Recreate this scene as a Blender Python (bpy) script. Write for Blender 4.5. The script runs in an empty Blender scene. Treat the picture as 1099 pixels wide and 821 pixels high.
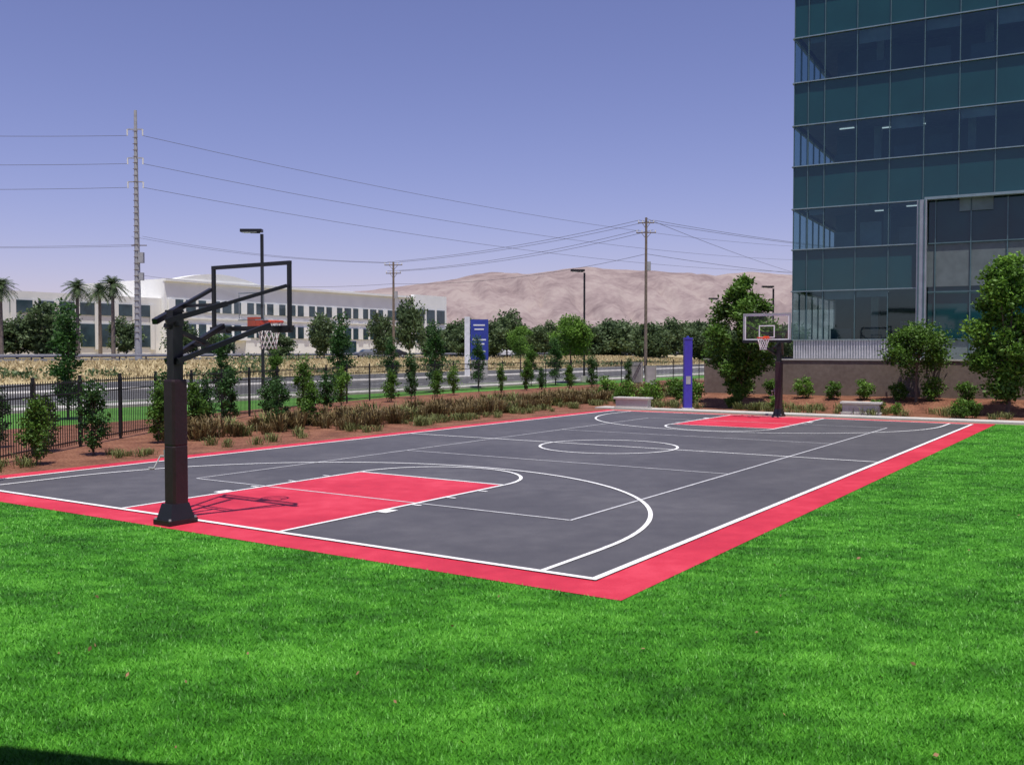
import bpy, math, random
import numpy as np
from mathutils import Vector, noise as mnoise
random.seed(7); RNG=np.random.default_rng(7)
scene=bpy.context.scene
scene.view_settings.view_transform='Standard'
scene.view_settings.look='None'
scene.view_settings.exposure=0

# ------------------------------------------------------------------ materials
def nt_new(name):
    m=bpy.data.materials.new(name); m.use_nodes=True
    nt=m.node_tree; b=nt.nodes['Principled BSDF']
    return m,nt,b
def N(nt,t,**kw):
    n=nt.nodes.new(t)
    for k,v in kw.items(): setattr(n,k,v)
    return n
def simple(name,col,rough=.7,metal=0,var=.12,scale=3,bump=0,bscale=60,spec=.5):
    m,nt,b=nt_new(name)
    tc=N(nt,'ShaderNodeTexCoord')
    nz=N(nt,'ShaderNodeTexNoise'); nz.inputs['Scale'].default_value=scale; nz.inputs['Detail'].default_value=6
    nt.links.new(tc.outputs['Object'],nz.inputs['Vector'])
    cr=N(nt,'ShaderNodeValToRGB')
    cr.color_ramp.elements[0].position=.3; cr.color_ramp.elements[1].position=.7
    cr.color_ramp.elements[0].color=(*[c*(1-var) for c in col],1)
    cr.color_ramp.elements[1].color=(*[min(1,c*(1+var)) for c in col],1)
    nt.links.new(nz.outputs['Fac'],cr.inputs['Fac']); nt.links.new(cr.outputs['Color'],b.inputs['Base Color'])
    b.inputs['Roughness'].default_value=rough; b.inputs['Metallic'].default_value=metal
    b.inputs['Specular IOR Level'].default_value=spec
    if bump:
        n2=N(nt,'ShaderNodeTexNoise'); n2.inputs['Scale'].default_value=bscale; n2.inputs['Detail'].default_value=4
        nt.links.new(tc.outputs['Object'],n2.inputs['Vector'])
        bp=N(nt,'ShaderNodeBump'); bp.inputs['Strength'].default_value=bump; bp.inputs['Distance'].default_value=.02
        nt.links.new(n2.outputs['Fac'],bp.inputs['Height']); nt.links.new(bp.outputs['Normal'],b.inputs['Normal'])
    return m
def layered(name,stops,scales,rough=.8,bump=.3,bscale=80,stretch=None,spec=.3,attr=None):
    """mix of several noise scales mapped onto a colour ramp"""
    m,nt,b=nt_new(name)
    tc=N(nt,'ShaderNodeTexCoord'); src=tc.outputs['Object']
    total=None
    for i,(s,w) in enumerate(scales):
        vec=src
        if i<=1 and stretch:
            mp=N(nt,'ShaderNodeMapping'); mp.inputs['Rotation'].default_value=(0,0,stretch[0]); mp.inputs['Scale'].default_value=(stretch[1],stretch[2],1)
            nt.links.new(src,mp.inputs['Vector']); vec=mp.outputs['Vector']
        nz=N(nt,'ShaderNodeTexNoise'); nz.inputs['Scale'].default_value=s; nz.inputs['Detail'].default_value=5
        nt.links.new(vec,nz.inputs['Vector'])
        mu=N(nt,'ShaderNodeMath',operation='MULTIPLY'); mu.inputs[1].default_value=w
        nt.links.new(nz.outputs['Fac'],mu.inputs[0])
        if total is None: total=mu.outputs[0]
        else:
            ad=N(nt,'ShaderNodeMath',operation='ADD'); nt.links.new(total,ad.inputs[0]); nt.links.new(mu.outputs[0],ad.inputs[1]); total=ad.outputs[0]
    if attr:
        at=N(nt,'ShaderNodeAttribute'); at.attribute_name='shade'
        mu=N(nt,'ShaderNodeMath',operation='MULTIPLY_ADD'); mu.inputs[1].default_value=attr; mu.inputs[2].default_value=-attr/2
        nt.links.new(at.outputs['Fac'],mu.inputs[0])
        ad=N(nt,'ShaderNodeMath',operation='ADD'); nt.links.new(total,ad.inputs[0]); nt.links.new(mu.outputs[0],ad.inputs[1]); total=ad.outputs[0]
    cr=N(nt,'ShaderNodeValToRGB')
    els=cr.color_ramp.elements
    els[0].position=stops[0][0]; els[0].color=(*stops[0][1],1)
    els[1].position=stops[-1][0]; els[1].color=(*stops[-1][1],1)
    for p,c in stops[1:-1]:
        e=els.new(p); e.color=(*c,1)
    nt.links.new(total,cr.inputs['Fac']); nt.links.new(cr.outputs['Color'],b.inputs['Base Color'])
    b.inputs['Roughness'].default_value=rough; b.inputs['Specular IOR Level'].default_value=spec
    if bump:
        n2=N(nt,'ShaderNodeTexNoise'); n2.inputs['Scale'].default_value=bscale; n2.inputs['Detail'].default_value=4
        nt.links.new(src,n2.inputs['Vector'])
        bp=N(nt,'ShaderNodeBump'); bp.inputs['Strength'].default_value=bump; bp.inputs['Distance'].default_value=.03
        nt.links.new(n2.outputs['Fac'],bp.inputs['Height']); nt.links.new(bp.outputs['Normal'],b.inputs['Normal'])
    return m
def leafmat(name,dark,light,trans=.25):
    m,nt,b=nt_new(name)
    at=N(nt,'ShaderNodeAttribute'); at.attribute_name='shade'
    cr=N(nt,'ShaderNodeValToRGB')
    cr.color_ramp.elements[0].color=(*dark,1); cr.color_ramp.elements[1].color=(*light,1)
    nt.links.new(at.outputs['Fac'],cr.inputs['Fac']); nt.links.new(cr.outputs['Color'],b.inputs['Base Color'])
    b.inputs['Roughness'].default_value=.55; b.inputs['Specular IOR Level'].default_value=.3
    tr=N(nt,'ShaderNodeBsdfTranslucent'); nt.links.new(cr.outputs['Color'],tr.inputs['Color'])
    mx=N(nt,'ShaderNodeMixShader'); mx.inputs[0].default_value=trans
    out=nt.nodes['Material Output']
    nt.links.new(b.outputs[0],mx.inputs[1]); nt.links.new(tr.outputs[0],mx.inputs[2]); nt.links.new(mx.outputs[0],out.inputs['Surface'])
    return m
def glassmat(name,tint,refl=.06,gtint=(.8,.9,1)):
    m,nt,b=nt_new(name); nt.nodes.remove(b)
    tr=N(nt,'ShaderNodeBsdfTransparent'); tr.inputs[0].default_value=(*tint,1)
    gl=N(nt,'ShaderNodeBsdfGlossy'); gl.inputs['Color'].default_value=(*gtint,1); gl.inputs['Roughness'].default_value=.03
    lw=N(nt,'ShaderNodeLayerWeight'); lw.inputs['Blend'].default_value=.5
    pw=N(nt,'ShaderNodeMath',operation='POWER'); pw.inputs[1].default_value=4
    nt.links.new(lw.outputs['Facing'],pw.inputs[0])
    ma=N(nt,'ShaderNodeMath',operation='MULTIPLY_ADD'); ma.inputs[1].default_value=.8; ma.inputs[2].default_value=refl
    nt.links.new(pw.outputs[0],ma.inputs[0])
    mx=N(nt,'ShaderNodeMixShader'); nt.links.new(ma.outputs[0],mx.inputs[0])
    nt.links.new(tr.outputs[0],mx.inputs[1]); nt.links.new(gl.outputs[0],mx.inputs[2])
    nt.links.new(mx.outputs[0],nt.nodes['Material Output'].inputs['Surface'])
    return m
def emis(name,col,s):
    m,nt,b=nt_new(name)
    b.inputs['Base Color'].default_value=(*col,1); b.inputs['Emission Color'].default_value=(*col,1); b.inputs['Emission Strength'].default_value=s
    return m
M={}
M['ground']=layered('dry_ground',[(.35,(.16,.13,.07)),(.5,(.22,.19,.11)),(.65,(.12,.13,.05))],[(.02,.6),(.3,.4)])
M['turf']=layered('turf',[(.38,(.022,.105,.008)),(.5,(.048,.21,.013)),(.62,(.10,.34,.03))],[(.65,.45),(2.6,.30),(70,.25)],bump=.9,bscale=90,stretch=(.95,1.0,1.8),spec=.2)
M['blade']=layered('turf_blade',[(.32,(.028,.14,.007)),(.5,(.072,.30,.018)),(.66,(.165,.50,.05))],[(.65,.55),(2.6,.45)],bump=0,stretch=(.95,1.0,1.8),attr=.22,rough=.5,spec=.3)
M['lawn']=layered('lawn_strip',[(.35,(.04,.15,.015)),(.65,(.11,.27,.04))],[(.6,.5),(9,.5)],bump=.5)
M['mulch']=layered('bark_mulch',[(.36,(.06,.024,.014)),(.5,(.19,.075,.042)),(.63,(.34,.17,.10))],[(1.2,.3),(14,.4),(55,.3)],bump=.9,bscale=35)
M['drygrass']=layered('dry_grass',[(.35,(.26,.20,.09)),(.5,(.42,.34,.18)),(.65,(.52,.44,.26))],[(.12,.5),(1.5,.3),(9,.2)],bump=.6,bscale=6)
M['asphalt']=layered('asphalt',[(.35,(.075,.075,.078)),(.65,(.12,.118,.115))],[(.15,.5),(4,.3),(90,.2)],bump=.2)
M['concrete']=layered('concrete',[(.35,(.42,.40,.37)),(.65,(.56,.54,.50))],[(.8,.5),(9,.3),(70,.2)],bump=.15)
M['courtgrey']=layered('court_grey',[(.36,(.066,.064,.073)),(.5,(.086,.083,.092)),(.64,(.115,.111,.119))],[(.35,.45),(2.5,.3),(45,.25)],bump=.25,bscale=150,rough=.6,spec=.3)
M['courtred']=layered('court_red',[(.38,(.44,.02,.045)),(.5,(.54,.03,.058)),(.62,(.64,.055,.09))],[(.5,.45),(3,.3),(60,.25)],bump=.25,bscale=150,rough=.6,spec=.3)
M['line']=simple('line_paint',(.78,.78,.78),.6,var=.10,scale=6)
M['thinline']=simple('thin_line_paint',(.55,.55,.57),.6,var=.15,scale=6)
M['black']=simple('black_steel',(.010,.010,.012),.4,var=.2)
M['pad']=simple('maroon_pad',(.024,.009,.012),.55,var=.2,scale=8,bump=.2,bscale=20)
M['orange']=simple('rim_orange',(.80,.09,.02),.4)
M['net']=simple('net_cord',(.75,.75,.75),.8)
M['bbglass']=glassmat('backboard_glass',(.96,.98,.98),.03)
M['bbwhite']=simple('backboard_stripe',(.8,.8,.8),.5)
M['bbgrey']=simple('backboard_trim',(.35,.36,.38),.5)
M['fence']=simple('fence_black',(.012,.013,.013),.4)
M['bluepaint']=simple('blue_paint',(.055,.040,.36),.45,var=.1)
M['wallconc']=layered('tan_wall',[(.35,(.15,.115,.095)),(.65,(.22,.175,.145))],[(.7,.5),(6,.5)],bump=.3)
M['white']=simple('white_stucco',(.84,.84,.80),.8,var=.04,scale=.4)
M['cream']=simple('cream_stucco',(.76,.75,.70),.8,var=.05,scale=.4)
M['darkwin']=simple('dark_window',(.035,.065,.08),.12,var=.4,scale=.5)
M['galv']=simple('galvanised_steel',(.36,.36,.37),.65,.1,var=.15,scale=2)
M['wood']=simple('weathered_wood',(.17,.13,.10),.85,var=.3,scale=5)
M['cable']=simple('cable',(.12,.12,.14),.6)
M['rail']=simple('guard_rail',(.45,.45,.46),.5,.2)
M['bark']=simple('bark',(.13,.095,.07),.9,var=.35,scale=9,bump=.6,bscale=30)
M['palmbark']=simple('palm_bark',(.19,.15,.12),.9,var=.3,scale=4)
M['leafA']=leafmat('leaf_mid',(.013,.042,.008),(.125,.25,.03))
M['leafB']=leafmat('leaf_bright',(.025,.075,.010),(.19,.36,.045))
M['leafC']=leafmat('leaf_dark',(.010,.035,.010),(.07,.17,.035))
M['leafFar']=leafmat('leaf_far',(.030,.06,.025),(.13,.19,.075))  # far foliage, lightened by a slight haze put into the colour
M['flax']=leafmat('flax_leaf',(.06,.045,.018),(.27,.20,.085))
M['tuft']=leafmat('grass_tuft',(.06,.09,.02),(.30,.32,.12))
M['dryleaf']=simple('fallen_leaf',(.30,.17,.09),.8)
M['spandrel']=simple('spandrel_glass',(.010,.058,.066),.08,var=.10,scale=.5,spec=.6)
M['lobby']=simple('lobby_glass',(.008,.048,.056),.04,var=.3,scale=.35,spec=.55)
M['vision']=glassmat('vision_glass',(.55,.70,.72),.10,(.50,.74,.78))
M['mullion']=simple('mullion_metal',(.10,.17,.18),.4,.4)
M['fin']=simple('aluminium_fin',(.26,.34,.35),.35,.5)
M['silver']=simple('silver_panel',(.34,.36,.40),.4,.3)
M['intwall']=simple('interior_wall',(.040,.075,.080),.8,var=.5,scale=.45)
M['intlight']=simple('interior_partition',(.12,.17,.175),.8,var=.4,scale=.8)
M['ceil']=simple('ceiling',(.12,.15,.155),.8)
M['ceillight']=emis('ceiling_light',(.9,.95,1),.7)
M['louver']=simple('louver',(.45,.44,.47),.5)
M['signblue']=simple('sign_blue',(.03,.05,.30),.4)
M['signwhite']=simple('sign_white',(.7,.7,.72),.5)
M['carwhite']=simple('car_white',(.7,.7,.72),.25,var=.02)
M['cardark']=simple('car_dark',(.02,.022,.03),.25)
M['carblue']=simple('car_silver',(.25,.27,.30),.25,.4)
M['rubber']=simple('rubber',(.02,.02,.02),.8)
M['hill']=layered('hazy_hill',[(.40,(.20,.155,.155)),(.5,(.265,.21,.205)),(.60,(.32,.265,.25))],[(.004,.45),(.016,.3),(.06,.25)],bump=0,rough=1,spec=0)  # distance haze is mixed into these hill colours
M['box']=simple('utility_box',(.28,.29,.27),.6)

# ------------------------------------------------------------------ mesh builder
class MB:
    def __init__(s): s.v=[];s.n=0;s.f=[];s.fm=[];s.mats=[];s.sh=[]
    def mi(s,m):
        if m not in s.mats: s.mats.append(m)
        return s.mats.index(m)
    def add(s,verts,faces,mat,shade=None):
        verts=np.asarray(verts,dtype=float).reshape(-1,3); i=s.mi(mat)
        s.v.append(verts); s.sh.append(np.full(len(verts),.5) if shade is None else np.asarray(shade,dtype=float))
        for f in faces: s.f.append(tuple(int(k)+s.n for k in f)); s.fm.append(i)
        s.n+=len(verts)
    def box(s,c,d,mat,F=None,rz=0,taper=1):
        hx,hy,hz=d[0]/2,d[1]/2,d[2]/2
        vs=[]
        for z in (-1,1):
            k=taper if z>0 else 1
            for x,y in ((-1,-1),(1,-1),(1,1),(-1,1)):
                X,Y=x*hx*k,y*hy*k
                X,Y=X*math.cos(rz)-Y*math.sin(rz),X*math.sin(rz)+Y*math.cos(rz)
                vs.append((c[0]+X,c[1]+Y,c[2]+z*hz))
        if F: vs=[F(*p) for p in vs]
        s.add(vs,[(3,2,1,0),(4,5,6,7),(0,1,5,4),(1,2,6,5),(2,3,7,6),(3,0,4,7)],mat)
    def cyl(s,p0,p1,r0,r1,mat,n=8,F=None,caps=True):
        if F: p0=F(*p0);p1=F(*p1)
        p0=np.array(p0,float);p1=np.array(p1,float);d=p1-p0;L=np.linalg.norm(d)
        if L<1e-6:return
        d/=L; a=np.array([0,0,1.]) if abs(d[2])<.9 else np.array([1.,0,0])
        x=np.cross(d,a);x/=np.linalg.norm(x);y=np.cross(d,x)
        vs=[];fs=[]
        for P,r in((p0,r0),(p1,r1)):
            for i in range(n):
                t=2*math.pi*(i+.5)/n; vs.append(P+r*(math.cos(t)*x+math.sin(t)*y))
        for i in range(n): fs.append((i,(i+1)%n,n+(i+1)%n,n+i))
        if caps: fs.append(tuple(range(n))[::-1]); fs.append(tuple(range(n,2*n)))
        s.add(vs,fs,mat)
    def bar(s,p0,p1,w,mat,F=None): s.cyl(p0,p1,w*.7071,w*.7071,mat,4,F)
    def path(s,pts,r,mat,n=5):
        for a,b in zip(pts[:-1],pts[1:]): s.cyl(a,b,r,r,mat,n,caps=False)
    def poly(s,pts,z,mat,F=None):
        vs=[(p[0],p[1],z) for p in pts]
        if F: vs=[F(*p) for p in vs]
        s.add(vs,[tuple(range(len(vs)))],mat)
    def leaves(s,P,size,mat,shade,up=.3,aspect=.5,rng=RNG):
        n=len(P); d=rng.normal(size=(n,3)); d[:,2]=d[:,2]*.7+up; d/=np.linalg.norm(d,axis=1)[:,None]
        e=np.cross(d,rng.normal(size=(n,3))); e/=np.linalg.norm(e,axis=1)[:,None]
        L=size*(.6+.8*rng.random(n))[:,None]
        v=np.stack([P,P+d*L*.5+e*L*aspect*.5,P+d*L,P+d*L*.5-e*L*aspect*.5],1).reshape(-1,3)
        i=np.arange(n)*4
        s.add(v,np.stack([i,i+1,i+2,i+3],1).tolist(),mat,np.repeat(shade,4))
    def mesh(s,name,smooth=False):
        me=bpy.data.meshes.new(name); V=np.concatenate(s.v)
        lens=np.array([len(f) for f in s.f]); flat=np.concatenate([np.array(f) for f in s.f]) if len(set(lens))>1 else np.array(s.f).reshape(-1)
        me.vertices.add(len(V)); me.vertices.foreach_set('co',V.reshape(-1))
        me.loops.add(len(flat)); me.loops.foreach_set('vertex_index',flat.astype(np.int32))
        me.polygons.add(len(lens)); st=np.concatenate([[0],np.cumsum(lens)[:-1]])
        me.polygons.foreach_set('loop_start',st.astype(np.int32))
        for m in s.mats: me.materials.append(M[m])
        me.polygons.foreach_set('material_index',np.array(s.fm,dtype=np.int32))
        a=me.attributes.new('shade','FLOAT','POINT'); a.data.foreach_set('value',np.concatenate(s.sh))
        me.polygons.foreach_set('use_smooth',[bool(smooth)]*len(lens))
        me.update(calc_edges=True); me.validate()
        return me
    def obj(s,name,parent=None,loc=(0,0,0),smooth=False):
        return link(name,s.mesh(name,smooth),parent,loc)
def link(name,me,parent=None,loc=(0,0,0),rz=0,sc=1):
    o=bpy.data.objects.new(name,me); scene.collection.objects.link(o)
    o.location=loc; o.rotation_euler=(0,0,rz); o.scale=(sc,sc,sc)
    if parent: o.parent=parent
    return o
def empty(name,loc=(0,0,0)):
    o=bpy.data.objects.new(name,None); scene.collection.objects.link(o); o.location=loc; o.empty_display_size=.2
    return o

# ------------------------------------------------------------------ court frame (metres): a = across, b = along
C0=(0.934,10.7); U=(-.8335,.5525); V=(.5525,.8335)
def C(a,b,z=0): return (C0[0]+a*U[0]+b*V[0], C0[1]+a*U[1]+b*V[1], z)
def toC(x,y):
    dx=x-C0[0];dy=y-C0[1]; return dx*U[0]+dy*U[1], dx*V[0]+dy*V[1]
W,L,MID=14.0,27.3,6.95

# ground sheet
g=MB(); g.poly([(-7000,-3000),(7000,-3000),(7000,9000),(-7000,9000)],0,'ground'); g.obj('ground')
# turf
t=MB(); t.poly([(-45,-30),(17,-30),(17,-.6),(14.6,-.6),(14.6,28),(-45,28)],.004,'turf',C); t.obj('artificial_turf_lawn')
# planting bed mulch
b=MB(); b.poly([(14.6,-.6),(17,-.6),(17,-12),(26,-12),(26,12),(30,32),(30,70),(10,70),(10,36),(-30,36),(-30,29.3),(15,29.3),(14.6,28)],.006,'mulch',C); b.obj('mulch_planting_bed')
# grass verge beyond fence, sidewalk, road, dry verge
s=MB(); s.poly([(26,-150),(33.6,-150),(33.6,500),(30,500),(30,32),(26,12)],.005,'lawn',C); s.obj('grass_verge')
s=MB(); s.box((34.6,150,.06),(1.8,700,.12),'concrete',C); s.obj('sidewalk')
s=MB(); s.box((36.9,150,.07),(.25,700,.14),'concrete',C); s.obj('road_kerb')
s=MB(); s.poly([(35.5,-200),(36.77,-200),(36.77,500),(35.5,500)],.007,'lawn',C); s.obj('parkway_grass_strip')
s=MB(); s.poly([(37.03,-200),(66,-200),(66,500),(37.03,500)],.008,'asphalt',C); s.obj('road')
s=MB()
for a in (41,44.6,55,58.6):
    for k in range(-20,60):
        s.poly([(a,k*9),(a+.15,k*9),(a+.15,k*9+3),(a,k*9+3)],.013,'line',C)
for a in (38.3,64.6): s.poly([(a,-200),(a+.15,-200),(a+.15,500),(a,500)],.013,'line',C)
s.obj('road_markings')
s=MB(); s.box((50,150,.07),(3,700,.14),'concrete',C); s.obj('road_median')
# dry embankment + highway
s=MB()
prof=[(66,.02),(70,.25),(80,.85),(90,1.15),(98,1.3),(150,1.31),(151,1.3),(420,1.3)]
nb=120; vs=[];fs=[]
for j in range(nb+1):
    bb=-250+j*900/nb
    for i,(a,z) in enumerate(prof):
        vs.append(C(a,bb,z+(.18*mnoise.noise(Vector((a*.1,bb*.08,0))) if 0<i<4 else 0)))
k=len(prof)
for j in range(nb):
    for i in range(k-1): fs.append((j*k+i,j*k+i+1,(j+1)*k+i+1,(j+1)*k+i))
s.add(vs,fs,'drygrass'); s.obj('dry_grass_embankment',smooth=True)
s=MB(); s.poly([(101,-250),(135,-250),(135,600),(101,600)],1.335,'asphalt',C); s.obj('highway')
# tall dry grass tufts on embankment
s=MB()
n=32000; A=66+31*RNG.random(n); B=-40+220*RNG.random(n)
P=np.array([C(a,bb,np.interp(a,[66,70,80,90,98],[.02,.25,.85,1.15,1.3])-.05) for a,bb in zip(A,B)])
M['dryblade']=leafmat('dry_blade',(.30,.235,.12),(.60,.51,.31))
s.leaves(P,.42,'dryblade',.2+.8*RNG.random(n),up=2.0,aspect=.35); s.obj('dry_grass')
# green weeds / low bushes breaking up the dry verge
wm_=MB(); r=np.random.default_rng(11)
cx=[C(67+28*r.random()**1.5,-20+170*r.random()) for _ in range(60)]
for c in cx:
    k=140; rad=.5+1.0*r.random(); a_,_b=toC(c[0],c[1]); z0=np.interp(a_,[66,70,80,90,98],[.02,.25,.85,1.15,1.3])
    PP=np.stack([c[0]+r.normal(size=k)*rad,c[1]+r.normal(size=k)*rad,z0+np.abs(r.normal(size=k))*rad*.35],1)
    wm_.leaves(PP,.35,'leafFar',r.random(k),up=.6,aspect=.5,rng=r)
wm_.obj('roadside_weeds')

# ------------------------------------------------------------------ court
crt=empty('basketball_court')
s=MB(); s.poly([(-.62,-.6),(14.6,-.6),(14.6,27.95),(-.62,27.95)],.010,'courtred',C); s.obj('red_border',crt)
s=MB(); s.poly([(0,0),(W,0),(W,L),(0,L)],.014,'courtgrey',C); s.obj('grey_surface',crt)
s=MB()
for b0,b1 in ((0,5.79),(L-5.79,L)): s.poly([(MID-1.83,b0),(MID+1.83,b0),(MID+1.83,b1),(MID-1.83,b1)],.018,'courtred',C)
s.obj('red_key',crt)
s=MB(); LW=.07; zl=.024
def rect(a0,b0,a1,b1,z=zl,m='line'): s.poly([(a0,b0),(a1,b0),(a1,b1),(a0,b1)],z,m,C)
def ring(ca,cb,r,t0,t1,w=LW,z=zl,m='line',n=64):
    vs=[];fs=[]
    for i in range(n+1):
        t=math.radians(t0+(t1-t0)*i/n)
        for rr in(r-w/2,r+w/2): vs.append(C(ca+rr*math.cos(t),cb+rr*math.sin(t),z))
    for i in range(n): fs.append((2*i,2*i+1,2*i+3,2*i+2))
    s.add(vs,fs,m)
rect(0,0,W,LW+.02); rect(0,L-LW-.02,W,L); rect(0,LW+.022,LW+.02,L-LW-.022); rect(W-LW-.02,LW+.022,W,L-LW-.022)
rect(.1,L/2-.035,W-.1,L/2+.035,zl-.002)
ring(MID,L/2-.2,1.83,0,360)
for e in (0,1):
    f=(lambda y:y) if e==0 else (lambda y:L-y)
    def R2(a0,b0,a1,b1,z=zl): rect(a0,min(f(b0),f(b1)),a1,max(f(b0),f(b1)),z)
    R2(MID-1.83-LW/2,.093,MID-1.83+LW/2,5.79); R2(MID+1.83-LW/2,.093,MID+1.83+LW/2,5.79)
    R2(MID-1.79,5.72,MID+1.79,5.79)
    ring(MID,f(5.79+.02),1.83,0,180 if e==0 else -180)
    R=6.2
    R2(MID-R-LW/2,.093,MID-R+LW/2,1.6,zl-.001); R2(MID+R-LW/2,.093,MID+R+LW/2,1.6,zl-.001)
    ring(MID,f(1.6),R,0,180 if e==0 else -180,z=zl+.001)
    for bb,ww in ((2.1,.30),(2.95,.06),(3.9,.06),(4.85,.06)):
        for sg in (-1,1):
            a0=MID+sg*1.87; a1=MID+sg*2.05; R2(min(a0,a1),bb,max(a0,a1),bb+ww)
s.obj('white_lines',crt)
s=MB(); z2=.021
for a in (2.15,10.8): rect(a-.024,3.15,a+.024,24,z2,'thinline')
for bb in (3.15,24.0): rect(2.17,bb-.024,10.78,bb+.024,z2+.0007,'thinline')
for bb in (9.7,17.5): rect(2.17,bb-.024,10.78,bb+.024,z2+.0007,'thinline')
s.obj('volleyball_lines',crt)
s=MB(); s.box((-7.5,28.85,.03),(46,1.0,.07),'concrete',C); s.obj('concrete_path')

# turf blades
def turf_blades():
    n=460000
    u=RNG.random(n); Y=5.2*(34/5.2)**u; X=(RNG.random(n)*2-1)*(.57*Y+.6)
    a=(X-C0[0])*U[0]+(Y-C0[1])*U[1]; bb=(X-C0[0])*V[0]+(Y-C0[1])*V[1]
    keep=((a<-.64)|(bb<-.62))&(bb<27.9)&((a<14.6)|(bb<-.7))&(a<17)
    X=X[keep];Y=Y[keep];n=len(X)
    w=(.0045+.0005*Y); h=.022+.018*RNG.random(n); h=np.minimum(h,.04)
    th=RNG.random(n)*2*np.pi; lean=.5*h
    ph=RNG.random(n)*2*np.pi
    v=np.zeros((n,3,3))
    v[:,0,0]=X-w*np.cos(th)/2; v[:,0,1]=Y-w*np.sin(th)/2
    v[:,1,0]=X+w*np.cos(th)/2; v[:,1,1]=Y+w*np.sin(th)/2
    v[:,2,0]=X+lean*np.cos(ph)*(1+RNG.random(n)); v[:,2,1]=Y+lean*np.sin(ph)*(1+RNG.random(n)); v[:,2,2]=h
    v[:,:2,2]=.003
    me=bpy.data.meshes.new('turf_blades'); me.vertices.add(n*3); me.vertices.foreach_set('co',v.reshape(-1))
    me.loops.add(n*3); me.loops.foreach_set('vertex_index',np.arange(n*3,dtype=np.int32))
    me.polygons.add(n); me.polygons.foreach_set('loop_start',np.arange(n,dtype=np.int32)*3)
    at=me.attributes.new('shade','FLOAT','POINT'); at.data.foreach_set('value',np.repeat(RNG.random(n),3))
    me.polygons.foreach_set('use_smooth',[False]*n)
    me.materials.append(M['blade']); me.update(calc_edges=True)
    link('turf_blades',me)
turf_blades()
s=MB(); n=46
Yl=6+9*RNG.random(n)**1.3; Xl=(RNG.random(n)*2-1)*.55*Yl
P=np.stack([Xl,Yl,np.full(n,.035)],1); kk=[i for i in range(n) if (toC(*P[i,:2])[0]<-.7 or toC(*P[i,:2])[1]<-.7)]
s.leaves(P[kk],.045,'dryleaf',RNG.random(len(kk)),up=0,aspect=.6); s.obj('fallen_leaves')

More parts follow.
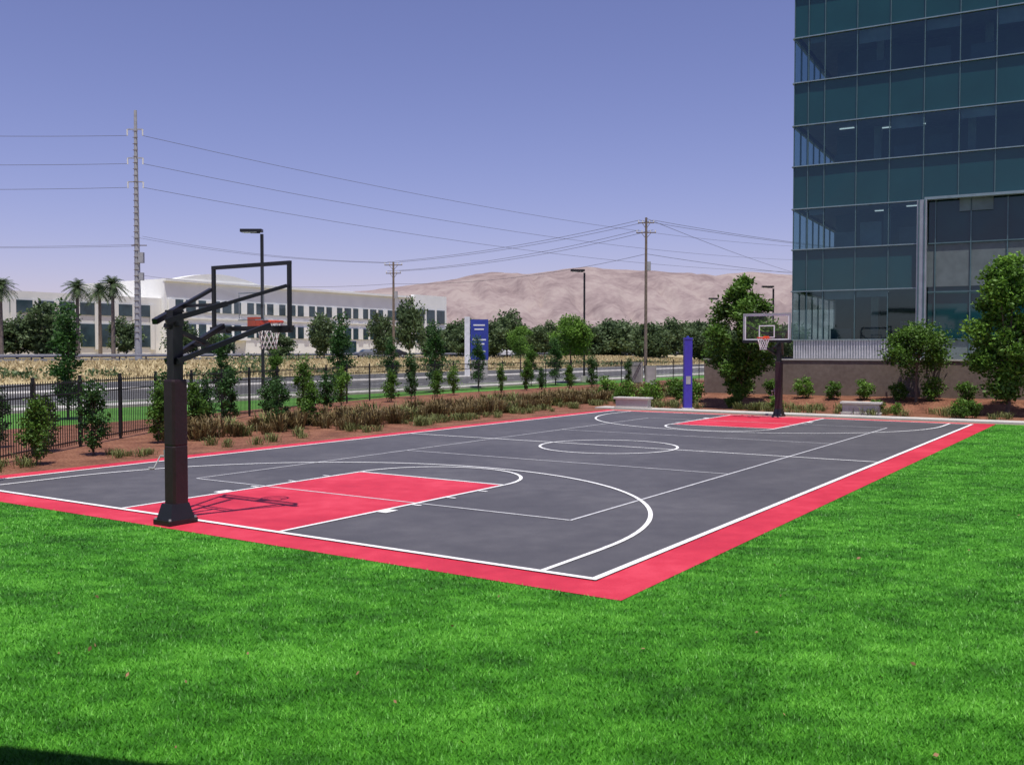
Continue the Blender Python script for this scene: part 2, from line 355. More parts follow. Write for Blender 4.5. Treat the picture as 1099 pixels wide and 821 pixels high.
# ------------------------------------------------------------------ basketball hoops
def hoop(name,flip,frame_mat):
    root=empty(name,C(MID,-.25 if not flip else L+.25,0)); ox,oy,_=root.location
    def F(a,b,z):
        p=C(MID+a, b if not flip else L-b, z); return (p[0]-ox,p[1]-oy,z)
    s=MB()
    s.box((0,-.27,.05),(.38,.50,.07),'black',F); s.box((0,-.27,.20),(.34,.42,.23),'black',F,taper=.72)
    for sx in(-1,1):
        for sy in(-1,1): s.cyl((sx*.165,-.27+sy*.225,.07),(sx*.165,-.27+sy*.225,.11),.02,.02,'galv',6,F)
    s.obj('base_boot',root)
    s=MB()
    vs=[];fs=[]; hw=.122;bv=.03
    ring_=[(-hw+bv,-hw),(hw-bv,-hw),(hw,-hw+bv),(hw,hw-bv),(hw-bv,hw),(-hw+bv,hw),(-hw,hw-bv),(-hw,-hw+bv)]
    zz_=((.22,.97),(.25,1),(1.15,1),(1.17,.96),(1.19,1),(2.12,1),(2.15,.95))
    for z,k in zz_:
        for x,y in ring_: vs.append(F(x*k,-.25+y*k*1.1,z))
    for l in range(6):
        for i in range(8): fs.append((l*8+i,l*8+(i+1)%8,(l+1)*8+(i+1)%8,(l+1)*8+i))
    fs.append(tuple(range(8)));fs.append(tuple(range(48,56)))
    s.add(vs,fs,'pad'); s.obj('post_pad',root)
    s=MB(); s.box((0,-.25,1.65),(.15,.17,3.0),'black',F); s.box((0,-.25,3.16),(.18,.2,.03),'black',F)
    s.box((0,-.25,3.0),(.3,.1,.12),'black',F); s.box((0,-.25,2.42),(.3,.1,.10),'black',F)
    s.obj('post',root)
    s=MB()
    for sg in(-1,1):
        s.bar((sg*.13,-.50,3.00),(sg*.50,.30,3.28),.08,'black',F)
        s.bar((sg*.50,.30,3.28),(sg*.885,1.14,3.58),.055,'black',F)
        s.bar((sg*.13,-.30,2.42),(sg*.55,1.10,2.98),.075,'black',F)
    s.bar((-.48,.3,3.27),(.48,.3,3.27),.045,'black',F)
    s.bar((-.30,.3,2.66),(.30,.3,2.66),.045,'black',F)
    s.bar((0,-.42,2.95),(0,.35,2.68),.06,'black',F)   # lift actuator
    s.obj('extension_arms',root)
    s=MB()
    y=1.2; hw=.915; z0,z1=2.9,3.97; f=.06
    s.box((0,y,z0+f/2),(2*hw,.05,f),frame_mat,F); s.box((0,y,z1-f/2),(2*hw,.05,f),frame_mat,F)
    for sg in(-1,1): s.box((sg*(hw-f/2),y,(z0+z1)/2),(f,.046,z1-z0-2*f-.004),frame_mat,F)
    for sg in(-1,1): s.box((sg*.72,y,2.895),(.38,.10,.07),'black',F)
    s.box((0,y,2.93),(1.9,.075,.075),'black',F)
    s.obj('backboard_frame',root)
    s=MB(); x1=hw-f-.003
    s.add([F(-x1,y,z0+f+.003),F(x1,y,z0+f+.003),F(x1,y,z1-f-.003),F(-x1,y,z1-f-.003)],[(0,1,2,3)],'bbglass'); s.obj('backboard_glass',root)
    s=MB(); yy=y+.012
    wm='bbwhite' if flip else 'bbgrey'
    tw_=.04 if flip else .018
    for zz in(3.07,3.50): s.box((0,yy,zz),(.61,.004,tw_),wm,F)
    for sg in(-1,1): s.box((sg*.285,yy,3.285),(tw_,.004,.388),wm,F)
    if flip:
        for zz in(2.99,3.89): s.box((0,yy,zz),(1.70,.004,.045),wm,F)
        for sg in(-1,1): s.box((sg*.828,yy,3.44),(.045,.004,.85),wm,F)
    s.obj('target_square',root)
    s=MB(); rc=1.2+.15+.229; zr=3.05
    pts=[F(.229*math.cos(t),rc+.229*math.sin(t),zr) for t in np.linspace(0,2*math.pi,25)]
    s.path(pts,.018,'orange',6); s.box((0,1.27,3.04),(.18,.12,.15),'orange',F)
    for sg in(-1,1): s.bar((sg*.07,1.3,2.99),(sg*.14,rc-.18,3.03),.03,'orange',F)
    s.obj('rim',root)
    s=MB(); lv=[(.225,0),(.20,-.09),(.165,-.18),(.14,-.27),(.125,-.36),(.13,-.43)]; nn=12
    for l in range(5):
        for i in range(nn):
            for d in(-.5,.5):
                t0=2*math.pi*(i+.5*(l%2))/nn; t1=2*math.pi*(i+.5*(l%2)+d)/nn
                r0,h0=lv[l];r1,h1=lv[l+1]
                s.cyl((r0*math.cos(t0),rc+r0*math.sin(t0),zr+h0-.02),(r1*math.cos(t1),rc+r1*math.sin(t1),zr+h1-.02),.006,.006,'net',4,F,False)
    s.obj('net',root)
    s=MB(); s.cyl((.12,-.3,1.0),(.30,-.3,1.0),.012,.012,'galv',6,F); s.cyl((.30,-.3,1.0),(.30,-.42,.82),.012,.012,'galv',6,F); s.cyl((.30,-.42,.82),(.42,-.42,.82),.016,.016,'galv',6,F)
    s.cyl((.13,-.3,.55),(.20,-.3,1.1),.02,.02,'galv',6,F)
    s.obj('crank_handle',root)
    return root
hoop('basketball_hoop',False,'black')
hoop('basketball_hoop',True,'bbgrey')

# ------------------------------------------------------------------ fence
FP=[(-10.6,9),(-11.3,15),(-11.55,20),(-11.6,24),(-11.35,30),(-10.2,38),(-7.8,48),(-3.6,58),(2.5,66),(9,71),(19,76)]
def resample(P,step):
    P=np.array(P,float); d=np.r_[0,np.cumsum(np.linalg.norm(np.diff(P,axis=0),axis=1))]
    n=int(d[-1]/step); q=np.arange(n+1)*step
    return np.stack([np.interp(q,d,P[:,0]),np.interp(q,d,P[:,1])],1)
posts=resample(FP,2.4); s=MB(); FH=1.83
for i,p in enumerate(posts):
    s.box((p[0],p[1],FH/2+.03),(.065,.065,FH+.06),'fence'); s.box((p[0],p[1],FH+.075),(.08,.08,.03),'fence')
    if i+1<len(posts):
        q=posts[i+1]
        for z in(.18,1.45,1.74): s.bar((*p,z),(*q,z),.035,'fence')
        for k in range(1,20):
            x=p+(q-p)*k/20; s.box((x[0],x[1],.95),(.017,.017,1.72),'fence')
s.obj('metal_fence')

# ------------------------------------------------------------------ vegetation
def tree_mesh(name,h,trunk,rx,rz,n,leaf,mat,kind='round',seed=0,tr=.07,bark='bark'):
    r=np.random.default_rng(seed); s=MB()
    cz=trunk+rz
    nc={'round':30,'col':24,'open':58,'far':34}[kind]
    cc=[]
    lean=r.normal(size=2)*.12*rx if kind=='col' else np.zeros(2)
    while len(cc)<nc:
        p=r.uniform(-1,1,3)
        q=np.linalg.norm(p)
        if q>1 or q<.35: continue
        wd=1.0
        if kind=='col': wd=1.0-.45*max(0,p[2])-.1*max(0,-p[2])
        if kind=='open': wd=1.12-.42*max(0,p[2])-.15*max(0,-p[2])
        cc.append(np.array([p[0]*rx*wd*.98+lean[0]*p[2],p[1]*rx*wd*.98+lean[1]*p[2],cz+p[2]*rz*.92]))
    if kind in('col','open'):
        for i in range(8): cc.append(np.array([r.normal()*.10*rx,r.normal()*.10*rx,trunk+2*rz*(i+.5)/8]))
    cc=np.array(cc)
    cr=(.18+.22*r.random(len(cc)))*rx*(1.15 if kind!='open' else .95)
    if kind=='col': cr=cr*1.3
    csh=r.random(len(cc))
    idx=r.integers(0,len(cc),n)
    d=r.normal(size=(n,3)); d/=np.linalg.norm(d,axis=1)[:,None]
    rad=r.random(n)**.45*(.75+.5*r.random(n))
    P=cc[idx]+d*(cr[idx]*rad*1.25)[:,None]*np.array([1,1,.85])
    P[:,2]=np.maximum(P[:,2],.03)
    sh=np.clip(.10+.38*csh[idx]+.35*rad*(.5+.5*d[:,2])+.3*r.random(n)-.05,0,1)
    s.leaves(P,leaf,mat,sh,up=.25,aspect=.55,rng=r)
    # trunk and limbs
    top=np.array([r.normal()*.05*rx,r.normal()*.05*rx,cz+rz*.35])
    mid=np.array([r.normal()*.04*rx,r.normal()*.04*rx,trunk])
    s.cyl((0,0,-.05),mid,tr*1.2,tr*.85,bark,7); s.cyl(mid,top,tr*.85,tr*.25,bark,6)
    for c in cc[::2]:
        t0=.15+.6*r.random(); st=mid+(top-mid)*t0
        if c[2]>st[2]-.2*rz: s.cyl(st,st+(c-st)*.9,tr*.38,tr*.10,bark,5)
    return s.mesh(name)

# columnar shrubs along the fence
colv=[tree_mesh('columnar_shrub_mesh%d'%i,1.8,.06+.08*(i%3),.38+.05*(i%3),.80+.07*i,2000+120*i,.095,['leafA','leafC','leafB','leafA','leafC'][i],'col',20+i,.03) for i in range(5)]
row=resample(FP,2.55)
for i,p in enumerate(row[4:],4):
    if i>26: break
    d=(row[min(i+1,len(row)-1)]-row[i-1]); d/=np.linalg.norm(d); nrm=np.array([d[1],-d[0]])
    if i in(15,20): continue
    q=p+nrm*(.8+.9*random.random())+d*random.uniform(-.6,.6)
    o=link('columnar_shrub',colv[random.randrange(5)],None,(q[0],q[1],0),random.random()*6)
    sc=random.uniform(.72,1.15); wd=sc*random.uniform(.8,1.2); o.scale=(wd,wd,sc)
for (x,y,sc) in ((-11.9,24.6,.85),(-13.6,25.5,.7),(-10.1,30.6,.95),(-7.6,31.5,.75),(-6.9,33.2,.85)):
    link('columnar_shrub',colv[0 if sc>.8 else 4],None,(x,y,0),x,sc)
# slender trees
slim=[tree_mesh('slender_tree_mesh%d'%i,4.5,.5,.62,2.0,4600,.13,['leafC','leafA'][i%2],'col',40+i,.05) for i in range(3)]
for (r_,Y,h) in ((-.460,36,4.4),(-.178,51,4.5),(-.125,62,3.4),(-.079,60,4.4),(-.035,66,3.6),(.02,70,3.0),(-.30,41,3.2),(.045,72,3.6),(-.245,46,2.7)):
    link('slender_tree',slim[int(Y)%3],None,(r_*Y,Y,0),Y,h/4.5)
# specific trees
tm=tree_mesh('tree_a',6.3,.35,1.35,2.75,22000,.16,'leafA','open',3,.09); link('young_tree',tm,None,(.237*43,43,.1))
tm=tree_mesh('tree_b',3.4,1.3,1.15,1.05,9000,.12,'leafA','round',4,.06); link('young_tree',tm,None,(17.3,41.3,.2))
tm=tree_mesh('tree_c',6.3,.4,1.3,2.85,22000,.16,'leafB','open',5,.08); link('young_tree',tm,None,(19.3,37.6,.2))
tm=tree_mesh('tree_d',5.6,1.9,1.5,1.7,8000,.17,'leafB','round',6,.07); link('street_tree',tm,None,(4.6,76,0))
link('street_tree',tm,None,(1,112,0),4,1.0); link('street_tree',tm,None,(20,95,0),1,.9)
# round shrubs before the wall
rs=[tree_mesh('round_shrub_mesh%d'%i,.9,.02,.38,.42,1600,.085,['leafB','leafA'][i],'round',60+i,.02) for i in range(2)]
# facade frame
B0=(14.0,48.3); Wd=(.872,-.489); Nd=(.489,.872)
def FB(t,d,z): return (B0[0]+t*Wd[0]+d*Nd[0], B0[1]+t*Wd[1]+d*Nd[1], z)
for i,tt in enumerate(np.arange(-1.2,13,1.35)):
    x,y,_=FB(tt,-4.4+.3*random.random(),0); link('round_shrub',rs[i%2],None,(x,y,.42),i,.95+.3*random.random())
for i in range(12):
    a=random.uniform(-6,13); x,y,_=C(a,30.2+random.random()*1.8); link('round_shrub',rs[i%2],None,(x,y,.05),i,.5+.35*random.random())
for i in range(9):
    x=random.uniform(4,9.5); y=random.uniform(44,56); link('round_shrub',rs[i%2],None,(x,y,0),i,.8+.6*random.random())

# flax / grass clumps
def clump_mesh(name,n,h,spread,mat,seed,w=.03):
    r=np.random.default_rng(seed); s=MB()
    for i in range(n):
        th=r.random()*6.283; ln=h*(.5+.6*r.random()); out=spread*(.2+.8*r.random())
        d=np.array([math.cos(th),math.sin(th),0]); e=np.array([-d[1],d[0],0])*w
        b0=d*.10*r.random()+np.array([r.normal(),r.normal(),0])*.10; m=b0+d*out*.45+np.array([0,0,ln*.65]); tp=b0+d*out+np.array([0,0,ln*(.95-.3*out/max(spread,.01))])
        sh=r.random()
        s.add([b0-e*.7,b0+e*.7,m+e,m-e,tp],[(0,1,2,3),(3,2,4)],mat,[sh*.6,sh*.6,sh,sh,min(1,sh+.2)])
    return s.mesh(name)
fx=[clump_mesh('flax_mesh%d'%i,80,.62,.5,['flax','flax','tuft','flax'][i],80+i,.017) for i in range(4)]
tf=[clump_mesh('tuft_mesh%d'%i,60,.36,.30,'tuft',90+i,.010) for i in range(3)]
bed=empty('flax_plants')
for bb in np.arange(8.5,46,.5):
    for a in ((16.7,17.6,18.5,19.4) if bb>13 else (17.8,18.8)):
        aa=a+random.uniform(-.35,.35)+(.10*(bb-10) if bb<40 else 3)*.6; x,y,_=C(aa,bb+random.uniform(-.3,.3))
        if random.random()<.08: continue
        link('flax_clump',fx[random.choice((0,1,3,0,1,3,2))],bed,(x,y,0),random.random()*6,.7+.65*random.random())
tb=empty('ornamental_grass_tufts')
for i in range(110):
    bb=random.uniform(1,45); a=random.uniform(15.1,16.4)+.05*max(0,bb-10)
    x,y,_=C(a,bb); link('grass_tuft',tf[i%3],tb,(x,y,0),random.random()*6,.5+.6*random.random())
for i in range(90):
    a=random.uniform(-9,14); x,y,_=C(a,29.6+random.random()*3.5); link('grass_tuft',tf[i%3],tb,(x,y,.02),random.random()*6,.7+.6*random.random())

# distant trees
farm=[tree_mesh('far_tree_mesh%d'%i,9,.8,3.4,3.9,4200,.62,'leafFar','far',100+i,.2) for i in range(4)]
def far_at(r_,Y,h,wid,k): 
    o=link('background_tree',farm[k%4],None,(r_*Y,Y,1.2),k*1.3,1); o.scale=(wid/6.8,wid/6.8,h/8.6)
for k,(px,top,w,Y) in enumerate([(18,345,50,150),(45,326,46,148),(68,335,30,155),(-10,352,40,150),(135,342,30,160),(195,345,34,158),(348,338,28,140),(410,334,26,150),(440,322,28,155),
    (462,350,26,160),(300,358,34,150),(235,356,30,160),(545,334,34,175),(530,345,34,170),(500,352,30,170),(563,350,40,185),(585,346,30,170)]):
    far_at((px-549.5)/1037,Y,1.3+(376-top)*Y/1037,w*Y/1037,k)
dt=empty('distant_tree_line')
rr=random.Random(5)
for k in range(70):
    px=485+rr.random()*370; Y=rr.uniform(200,330); top=rr.uniform(344,362)
    o=link('tree_crowns',farm[k%4],dt,((px-549.5)/1037*Y,Y,0),k,1); h=2.58+(376-top)*Y/1037; o.scale=(h/8.6*1.2,h/8.6*1.2,h/8.6)
for k in range(30):
    px=-60+rr.random()*200; Y=rr.uniform(170,260); top=rr.uniform(345,362)
    o=link('tree_crowns',farm[k%4],dt,((px-549.5)/1037*Y,Y,0),k,1); h=2.58+(376-top)*Y/1037; o.scale=(h/8.6*1.2,h/8.6*1.2,h/8.6)
# palms
def palm_mesh(seed,h=12):
    r=np.random.default_rng(seed); s=MB()
    for i in range(6): s.cyl((0,0,h*i/6),(0,0,h*(i+1)/6),.34-.02*i,.33-.02*i,'palmbark',8)
    for i in range(80):
        th=r.random()*6.283; el=r.uniform(-.7,1.3); ln=2.7*(.75+.35*r.random())
        d=np.array([math.cos(th)*math.cos(el),math.sin(th)*math.cos(el),math.sin(el)])
        pts=[np.array([0,0,h])+d*ln*t+np.array([0,0,-1.2*t*t]) for t in np.linspace(0,1,7)]
        sd=np.array([-math.sin(th),math.cos(th),0])
        for j in range(6):
            w=.6*math.sin(math.pi*(j+1.2)/7.5)
            for sg in(-1,1):
                for q in range(2):
                    b0=pts[j]+(pts[j+1]-pts[j])*q*.5
                    s.add([b0,b0+(pts[j+1]-pts[j])*.35,b0+(pts[j+1]-pts[j])*.9+sd*sg*w+np.array([0,0,-.15])],[(0,1,2)],'leafFar',[r.random()]*3)
    return s.mesh('palm_mesh')
pm=[palm_mesh(1),palm_mesh(2)]
for i,(px,top,Y) in enumerate([(84,308,150),(122,305,145),(2,306,140),(108,312,165)]):
    link('palm_tree',pm[i%2],None,((px-549.5)/1037*Y,Y,1.2),i,(1.38+(376-top)*Y/1037)/12)

# ------------------------------------------------------------------ glass office tower
tw=empty('glass_office_building')
LV=[2.16,3.1,5.5,7.56,9.57,11.66,13.66,15.76,17.95,20.0,22.1,24.2,26.4]
T1=26
s=MB(); sp=[(5.5,7.56),(9.57,11.66),(13.66,15.76),(17.95,20.0),(22.1,24.2)]
# each pane is its own slightly out-of-plane glass panel, so reflections break pane by pane
edges=[0,.68]+[.68+.78+1.5*k for k in range(0,17)]
edges=[e for e in edges if e<T1]+[T1]
rp=random.Random(21)
def pane(s,t0,t1,z0,z1,mat):
    j=[rp.uniform(-.006,.006) for _ in range(4)]
    s.add([FB(t0+.015,j[0],z0+.015),FB(t1-.015,j[1],z0+.015),FB(t1-.015,j[2],z1-.015),FB(t0+.015,j[3],z1-.015)],[(0,1,2,3)],mat)
for z0,z1 in sp:
    for e0,e1 in zip(edges[:-1],edges[1:]):
        if z0<9 and e0>=5.7: continue
        pane(s,e0,min(e1,5.75) if z0<9 else e1,z0,z1,'spandrel')
    s.box((.03,12,(z0+z1)/2),(.06,23.8,z1-z0-.02),'spandrel',FB)
s.obj('spandrel_glass',tw)
vb=[(3.1,5.5),(7.56,9.57),(11.66,13.66),(15.76,17.95),(20.0,22.1)]
s=MB()
for z0,z1 in vb:
    for e0,e1 in zip(edges[:-1],edges[1:]):
        if z0<9 and e0>=5.7: continue
        pane(s,e0,min(e1,5.75) if z0<9 else e1,z0,z1,'vision')
    s.add([FB(.0,.05,z0),FB(.0,23.9,z0),FB(.0,23.9,z1),FB(.0,.05,z1)],[(0,1,2,3)],'vision')
s.obj('vision_glass',tw)
s=MB()
for z0,z1 in sp:
    s.box((T1/2+.1,12,(z0+z1)/2),(T1-.3,23.6,z1-z0-.1),'ceil',FB)
s.box((T1/2,12,2.6),(T1,23.6,.9),'ceil',FB)
s.obj('floor_slabs',tw)
s=MB(); s.box((T1/2+.75,3.7,14.0),(T1-1.2,.12,22.5),'intwall',FB)
rr=random.Random(3)
for z0,z1 in vb:
    for tt in (3.3,7.6,12.2,17): s.box((tt+rr.random(),2.4,(z0+z1)/2),(.35,.35,z1-z0+.1),'intlight',FB)
    for k in range(7):
        tt=1.8+k*1.5+rr.random()*.5; hh=.5+.9*rr.random(); s.box((tt,1.2+rr.random()*2,z0+hh/2),(1.0,.1,hh),'intlight' if rr.random()<.5 else 'intwall',FB)
    for k in range(5): # blinds, part lowered
        if rr.random()<.45:
            i=rr.randrange(1,8); hh=.3+.5*rr.random(); s.box(((edges[i]+edges[i+1])/2,.14,z1-hh/2),(edges[i+1]-edges[i]-.1,.02,hh),'intlight',FB)
s.obj('interior',tw)
s=MB()
for z0,z1 in vb:
    for k in range(8):
        if rr.random()<.35: s.box((2.2+k*1.6,1.4+1.2*rr.random(),z1),(.7,.10,.04),'ceillight',FB)
s.obj('ceiling_lights',tw)
s=MB()
tm_=edges[:-1]
for t_ in tm_:
    zb=3.1 if t_<5.8 else 9.57
    s.box((t_,-.02,(zb+26)/2),(.04,.08,26-zb),'mullion',FB)
for d in np.arange(1.5,23,1.5): s.box((-.02,d,14.5),(.08,.045,22.8),'mullion',FB)
s.obj('mullions',tw)
s=MB()
for z in LV[1:]:
    t1=T1 if z>9 else 5.7
    s.box((t1/2,-.05,z),(t1+.1,.12,.05),'fin',FB); s.box((-.05,12,z),(.12,24,.048),'fin',FB)
s.obj('horizontal_fins',tw)
s=MB()
s.box((5.95,-.12,5.86),(.42,.36,7.4),'silver',FB); s.box((5.83,-.32,5.86),(.06,.06,7.39),'mullion',FB); s.box((6.07,-.32,5.86),(.06,.06,7.39),'mullion',FB)
s.box((16,-.12,9.62),(19.9,.30,.12),'fin',FB)
s.obj('entry_column',tw)
s=MB()
for k in range(13):
    for z0,z1 in((2.2,3.1),(3.1,5.3),(5.3,7.56),(7.56,9.54)):
        j=[rp.uniform(-.006,.006) for _ in range(4)]; t0=6.5+1.5*k-.0; 
        if k==0: 
            s.add([FB(6.2,.24,z0+.01),FB(6.48,.24,z0+.01),FB(6.48,.24,z1-.01),FB(6.2,.24,z1-.01)],[(0,1,2,3)],'lobby')
        s.add([FB(t0+.02,.24+j[0],z0+.01),FB(t0+1.48,.24+j[1],z0+.01),FB(t0+1.48,.24+j[2],z1-.01),FB(t0+.02,.24+j[3],z1-.01)],[(0,1,2,3)],'lobby')
s.box((16.1,.45,5.88),(19.8,.05,7.36),'intwall',FB)
s.obj('lobby_glass',tw)
s=MB()
for k in range(14):
    s.box((6.5+1.5*k,.18,5.88),(.05,.1,7.36),'mullion',FB)
for z in (3.1,5.3,7.56): s.box((16.1,.17,z),(19.8,.09,.06),'mullion',FB)
s.obj('lobby_mullions',tw)
s=MB()
s.box((2.86,.02,2.63),(5.6,.04,.90),'silver',FB)
for k in range(45): s.box((.1+k*.125,-.03,2.63),(.05,.05,.90),'louver',FB)
s.obj('louver_base',tw)
s=MB(); s.box((T1/2,12,26.3),(T1+.3,24.3,.5),'silver',FB); s.obj('roof_parapet',tw)
# terrace and retaining wall
s=MB(); s.box((15.5,-3.0,1.06),(38,.3,2.12),'wallconc',FB); s.box((-3.4,11.1,1.06),(.3,27.8,2.118),'wallconc',FB)
s.box((15.5,-3.0,2.15),(38.1,.38,.06),'concrete',FB); 
s.obj('retaining_wall')
s=MB(); s.box((15.6,11,1.02),(37.6,27.6,2.08),'concrete',FB); s.obj('terrace')
# sloped bed before wall
s=MB(); vs=[];fs=[]
n=40
for i in range(n+1):
    tt=-4+i*36/n
    for d,z in((-6.2,.0),(-5.2,.28),(-4.2,.42),(-3.14,.5)): vs.append(FB(tt,d,z+.04*mnoise.noise(Vector((tt,d,0)))+.008))
for i in range(n):
    for j in range(3): fs.append((i*4+j,i*4+j+1,i*4+5+j,i*4+4+j))
s.add(vs,fs,'mulch'); s.obj('sloped_mulch_bed',smooth=True)

# ------------------------------------------------------------------ white office building
wb=empty('white_office_building')
s=MB(); s.box((170,154.5,9),(30,89,15),'white',C)
s.box((166,94,7.2),(20,31.9,11),'cream',C)
s.box((154.9,154.5,16.3),(1,89.2,.5),'white',C)
s.box((154.7,192,9.3),(1.2,13.5,15.4),'white',C)
# low curved parapet over the left part
vs=[];fs=[];nn=24
for i in range(nn+1):
    bb=112+22*i/nn; zz=16.5+1.6*math.sin(math.pi*i/nn)
    for a in(154.6,157): vs+= [C(a,bb,16.3),C(a,bb,zz)]
for i in range(nn):
    k=i*4; fs+=[(k,k+1,k+5,k+4),(k+2,k+3,k+7,k+6),(k+1,k+3,k+7,k+5)]
s.add(vs,fs,'white'); s.obj('walls',wb)
s=MB()
for z0,z1 in((10.2,12.6),(5.2,7.8)):
    s.box((154.95,147.5,(z0+z1)/2),(.3,72,z1-z0),'darkwin',C)
for z0,z1 in((9.0,11.2),(3.2,7.4)):
    s.box((155.95,94,(z0+z1)/2),(.3,28,z1-z0),'darkwin',C)
for z0,z1 in((9.6,13.2),(4.4,8.2)):
    for k in range(3): s.box((154.02,187.5+4.3*k,(z0+z1)/2),(.3,3.2,z1-z0),'darkwin',C)
s.box((154.93,122,3.0),(.3,10,3.4),'darkwin',C); s.box((154.93,160,3.0),(.3,8,3.4),'darkwin',C)
s.obj('windows',wb)
s=MB()
for k in range(25):
    bb=111.5+3*k
    wdt=.5 if k%3 else 1.5
    for z0,z1 in((10.2,12.6),(5.2,7.8)): s.box((154.75,bb,(z0+z1)/2),(.2,wdt,z1-z0),'white',C)
for k in range(8): s.box((155.75,80.5+3.9*k,7),(.2,.9,8.6),'cream',C)
s.box((154.85,147.5,9.0),(.2,72,.35),'cream',C)
s.box((154.4,123,4.9),(2.2,14,.5),'white',C)
for k in range(4): s.box((153.6,117+4*k,3.0),(.4,.4,3.6),'white',C)
s.obj('facade_trim',wb)
s=MB(); 
for bb,w in((150,7),(172,12)): s.box((172,bb,17.1),(8,w,1.4),'cream',C)
s.obj('roof_units',wb)

# ------------------------------------------------------------------ guard rail
s=MB()
s.box((108,175,1.95),(.1,800,.34),'rail',C); s.box((107.93,175,1.95),(.06,800,.1),'galv',C)
for k in range(200): s.box((108.1,-220+4*k,1.55),(.15,.15,.6),'wood',C)
s.obj('guard_rail')

# ------------------------------------------------------------------ hills
s=MB()
rx=[-3500,-2192,-1517,-842,-437,-336,-201,-66,35,170,339,508,710,845,1014,1520,2533,4000]
rzv=[30,56,107,190,228,242,256,281,269,288,295,289,268,287,272,292,225,120]
nx,ny=420,90; vs=[];fs=[]
for j in range(ny+1):
    fy=j/ny
    for i in range(nx+1):
        x=-3500+7500*i/nx; y=2300+2600*fy
        R_=np.interp(x,rx,rzv)
        k=min(1,fy/.46); prof_=(k*k*(3-2*k)) if fy<.46 else max(0,1-(fy-.46)*.9)
        nzv=mnoise.fractal(Vector((x*.0042,y*.0022,.3)),1.0,2.0,6)
        wx=x+60*mnoise.noise(Vector((x*.003,y*.003,9)))+.25*(y-3400)
        rg=abs(mnoise.noise(Vector((wx*.0075,y*.0013,5))))+.5*abs(mnoise.noise(Vector((wx*.019,y*.003,2))))
        z=R_*prof_*(1-.48*(1-prof_**1.5)*max(0,.55-rg)/.55)+nzv*34*min(1,4*k*(1-k)+.12)-2
        vs.append((x,y,z))
for j in range(ny):
    for i in range(nx):
        a=j*(nx+1)+i; fs.append((a,a+1,a+nx+2,a+nx+1))
s.add(vs,fs,'hill'); s.obj('hills',smooth=True)

# ------------------------------------------------------------------ poles and wires
sx,sy=-54.1,140
s=MB()
def pole_steel(s):
    for k in range(7): s.cyl((0,0,k*5.1),(0,0,(k+1)*5.1),.52-.045*k,.52-.045*(k+1)+.01,'galv',10)
pole_steel(s)
for z in (33.0,28.9,25.5):
    s.bar((-1.2,0,z),(1.0,0,z),.14,'galv'); 
    for x in(-1.2,1.0): s.cyl((x,0,z),(x,0,z-.9),.12,.10,'cream',6)
for z in np.arange(3,33,.9): s.box((.0,-.5+.01*z*.9,z),(.7,.1,.08),'wood')
s.box((.75,-.4,14.6),(.7,.6,1.5),'galv'); s.box((.75,-.4,11.9),(.6,.5,1.1),'galv'); s.bar((-.8,0,16.4),(1.4,0,16.4),.12,'wood')
s.obj('steel_transmission_pole',loc=(sx,sy,1.3))
s=MB(); pole_steel(s)
me=s.mesh('pole2'); link('steel_transmission_pole',me,None,(94.6,280,0)); link('steel_transmission_pole',me,None,(-150,118,0))
def woodpole(x,y,h,arms):
    s=MB(); s.cyl((0,0,0),(0,0,h),.2,.13,'wood',9)
    for z,w in arms:
        s.bar((-w,.1,z),(w,-.1,z),.11,'wood')
        for k in(-1,-.45,.45,1): s.cyl((k*w*.95,0,z+.05),(k*w*.95,0,z+.3),.06,.05,'cream',6)
        s.bar((-w*.5,0,z),(0,0,z-.7),.05,'wood'); s.bar((w*.5,0,z),(0,0,z-.7),.05,'wood')
    s.cyl((.3,0,h*.66),(.3,0,h*.66+1.0),.25,.25,'galv',10)
    s.obj('wooden_utility_pole',loc=(x,y,0))
woodpole(15.2,110,17.6,[(17.0,.9),(15.9,1.1)]); woodpole(-15.9,130,14.4,[(14.0,1.2),(12.9,1.0)])
def wire(s,p,q,sag,r=.027,n=20):
    p=np.array(p,float);q=np.array(q,float)
    pts=[p+(q-p)*t+np.array([0,0,-4*sag*t*(1-t)]) for t in np.linspace(0,1,n)]
    s.path(pts,r,'cable',4)
s=MB()
for z,z2_,o in((33.4,32.0,0),(29.4,28.4,0),(26.0,25.2,0)):
    wire(s,(sx+1.0,sy,z),(94.6,280,z2_),3.4,.036); wire(s,(sx-1.2,sy,z),(-150,118,z),1.6,.036)
for dx in(-.9,.9): wire(s,(sx,sy+dx,17.7),(-150,118,18),1.3)
for dx,dz in((-.8,0),(.8,.0)):
    wire(s,(15.2+dx,110,17.3+dz),(-15.9+dx,130,14.4),.6); wire(s,(15.2+dx,110,16.2),(-15.9+dx,130,13.2),.8)
    wire(s,(-15.9+dx,130,14.3),(sx+dx,sy,19.0),.8); wire(s,(15.2+dx,110,17.3),(75,150,17),1.0)
wire(s,(15.2,110,17.5),(94.6,280,22),1.0)
wire(s,(-15.9,130,11.5),(sx,sy,13.5),1.0); wire(s,(15.2,110,13.5),(-15.9,130,11.5),1.0); wire(s,(15.2,110,13.5),(75,150,13.5),1.2)
s.obj('power_lines')

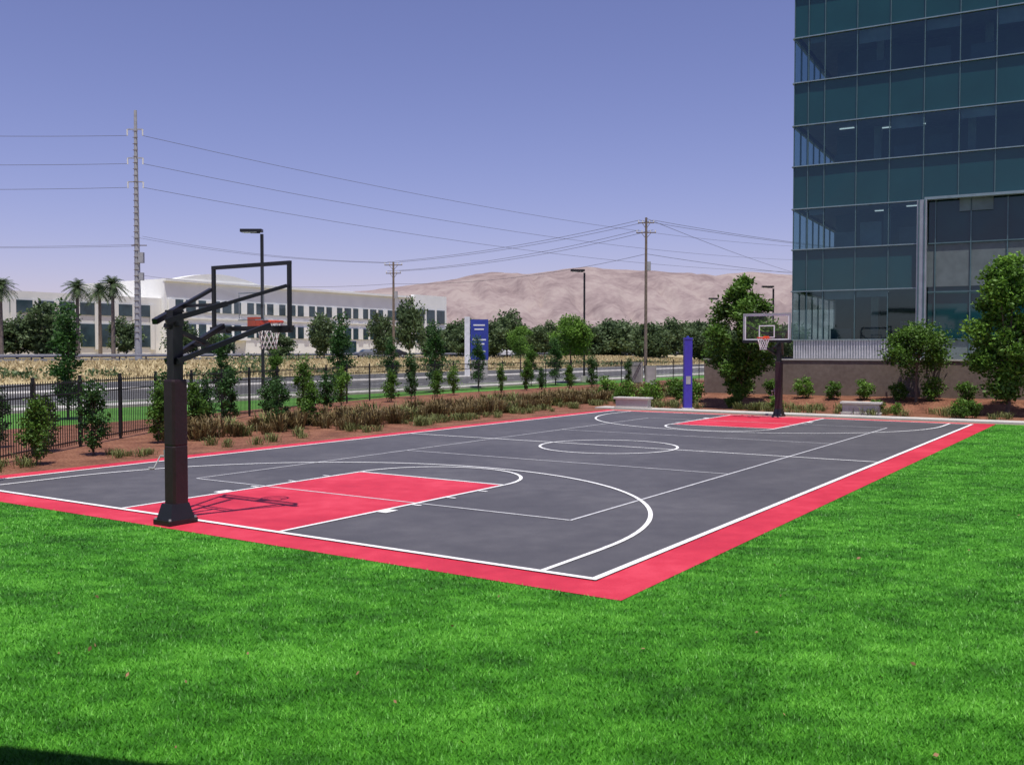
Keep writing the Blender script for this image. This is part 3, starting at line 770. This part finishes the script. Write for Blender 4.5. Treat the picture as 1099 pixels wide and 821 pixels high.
def lamp(x,y,h,rz,base=0):
    root=empty('street_lamp',(x,y,base)); root.rotation_euler=(0,0,rz)
    s=MB(); s.cyl((0,0,0),(0,0,.5),.28,.28,'concrete',12); s.box((0,0,h/2+.2),(.15,.15,h-.2),'black'); s.obj('pole',root)
    s=MB(); s.box((-.35,0,h+.18),(.5,.08,.08),'black'); s.obj('arm',root)
    s=MB(); s.box((-.55,0,h+.28),(1.15,.42,.16),'black'); s.box((-.62,0,h+.19),(.75,.36,.04),'signwhite'); s.obj('lamp_head',root)
lamp(-13.4,52,8.7,0); lamp(5.9,79,8.8,.0); lamp(25.9,96,8.6,0); lamp(25.1,118,8.6,0)

# blue pillar
s=MB()
s.box((0,0,.05),(.5,.5,.1),'concrete'); s.box((0,0,1.55),(.34,.34,3.0),'bluepaint'); s.box((0,0,3.09),(.37,.37,.08),'bluepaint')
s.box((.0,-.176,1.3),(.20,.012,.34),'galv'); s.cyl((0,0,3.13),(0,0,3.2),.07,.05,'signblue',10)
s.obj('blue_call_pillar',loc=(7.6,41.8,0))
# concrete benches
def bench(x,y,l,rz):
    s=MB(); vs=[];fs=[]
    s.box((0,0,.27),(l-.16,.42,.34),'concrete'); s.box((0,0,.475),(l,.56,.09),'concrete'); s.box((0,0,.05),(l-.05,.5,.1),'concrete')
    o=s.obj('concrete_bench',loc=(x,y,.02)); o.rotation_euler=(0,0,rz)
    bv=o.modifiers.new('b','BEVEL'); bv.width=.015; bv.segments=2
bench(5.3,42.2,1.65,-.5); bench(13.9,38.4,1.55,-.5)
# sign
sg=empty('business_sign',(-3.55,93,0))
s=MB(); s.box((-.75,0,2.9),(.5,.4,5.8),'signwhite'); s.obj('column',sg)
s=MB(); s.box((.42,0,3.6),(1.7,.3,3.9),'signblue'); s.obj('panel',sg)
s=MB()
for k,(z,w) in enumerate(((5.0,1.1),(4.6,.9),(3.6,1.3),(3.2,1.0),(2.5,1.2))): s.box((.4,-.16,z),(w,.02,.14),'signwhite')
s.box((.42,0,.8),(1.6,.28,1.6),'concrete')
s.obj('lettering',sg)
# utility box
s=MB(); s.box((0,0,.9),(.9,.6,1.7),'box'); s.box((1.05,0,.75),(.8,.5,1.4),'box'); s.box((.3,0,.05),(2.4,1,.1),'concrete'); s.box((0,-.31,.95),(.7,.02,1.4),'galv'); s.box((1.05,-.26,.8),(.6,.02,1.1),'galv')
s.obj('utility_cabinet',loc=(9.2,71.5,0))

# cars
def car(x,y,z,rz,mat,suv=False):
    root=empty('parked_car',(x,y,z)); root.rotation_euler=(0,0,rz)
    H=1.75 if suv else 1.45
    pr=[(-2.25,.35),(-2.3,.75),(-2.2,.95),(-1.5,1.0),(-.95,H-.03),(-.4,H),(.9,H-.02),(1.75 if not suv else 2.0,1.02),(2.2,.98),(2.3,.7),(2.25,.35)]
    def ext(pp,w,m,wt=None):
        s=MB(); n=len(pp); vs=[(px_,-w*(1 if z_<1.03 or wt is None else wt),z_) for px_,z_ in pp]+[(px_,w*(1 if z_<1.03 or wt is None else wt),z_) for px_,z_ in pp]
        fs=[tuple(range(n)),tuple(range(2*n-1,n-1,-1))]+[(i,(i+1)%n,n+(i+1)%n,n+i) for i in range(n)]
        s.add(vs,fs,m); return s
    ext(pr,.9,mat,.78).obj('body',root)
    s=MB()
    for sgn in(-1,1):
        y0=.86*sgn; y1=.735*sgn
        s.add([(-1.3,y0,1.05),(1.45,y0,1.05),(.8,y1,H-.10),(-.85,y1,H-.10)],[(0,1,2,3)],'darkwin')
    s.add([(-1.52,-.7,1.06),(-1.52,.7,1.06),(-1.03,.62,H-.08),(-1.03,-.62,H-.08)],[(0,1,2,3)],'darkwin')
    s.obj('windows',root)
    s=MB()
    for wx in(-1.4,1.4):
        for wy in(-.82,.82):
            s.cyl((wx,wy-.11,.33),(wx,wy+.11,.33),.33,.33,'rubber',14); s.cyl((wx,wy-.12,.33),(wx,wy+.12,.33),.18,.18,'galv',10)
    s.obj('wheels',root)
ang=math.atan2(V[1],V[0])
for a,bb,m,sv in((104,152,'carwhite',False),(104,198,'cardark',True),(104,203.5,'cardark',True),(104,112,'carblue',False),(104,118,'cardark',False)):
    x,y,_=C(a,bb); car(x,y,1.34,ang*.6,m,sv)

# unseen canopy added behind / above the camera to cast the lower-left turf shadow
s=MB()
zc=6.0
pts=[(-14,7.1),(2.0,3.25),(14,3.25),(14,-7),(-14,-7)]
vs=[(x,y,zc) for x,y in pts]+[(x,y,zc+.3) for x,y in pts]; n=5
s.add(vs,[tuple(range(n-1,-1,-1)),tuple(range(n,2*n))]+[(i,(i+1)%n,n+(i+1)%n,n+i) for i in range(n)],'intlight')
s.box((0,-7.2,3.2),(28,.3,6.4),'lobby')
for x in(-12,-6,6,12): s.cyl((x,-3,0),(x,-3,zc),.2,.2,'concrete',14)
s.obj('shadow_canopy')

# ------------------------------------------------------------------ sky & sun
sd=Vector((.15,-.95,3.4)).normalized()
w=bpy.data.worlds.new('World'); scene.world=w; w.use_nodes=True; nt=w.node_tree
bg=nt.nodes['Background']; sk=N(nt,'ShaderNodeTexSky'); sk.sky_type='NISHITA'; sk.sun_disc=False
sk.sun_elevation=math.asin(sd.z); sk.sun_rotation=math.atan2(sd.x,sd.y); sk.air_density=1.0; sk.dust_density=.35; sk.ozone_density=2.0
mx=N(nt,'ShaderNodeMix'); mx.data_type='RGBA'; mx.blend_type='MULTIPLY'; mx.inputs[0].default_value=1
mx.inputs[7].default_value=(1.19,.93,1.24,1)
nt.links.new(sk.outputs[0],mx.inputs[6]); nt.links.new(mx.outputs[2],bg.inputs[0]); bg.inputs[1].default_value=.092
sl=bpy.data.lights.new('sun','SUN'); sl.energy=5.0; sl.angle=math.radians(.5); sl.color=(1,.96,.88)
so=bpy.data.objects.new('sun',sl); scene.collection.objects.link(so); so.location=(0,-10,40); so.rotation_euler=sd.to_track_quat('Z','Y').to_euler()

cam=bpy.data.cameras.new('camera'); cam.sensor_width=36; cam.lens=33.97; cam.clip_end=20000; cam.clip_start=.05
co=bpy.data.objects.new('camera',cam); scene.collection.objects.link(co); co.location=(0,0,2.58); co.rotation_euler=(math.radians(88.1),0,0)
scene.camera=co
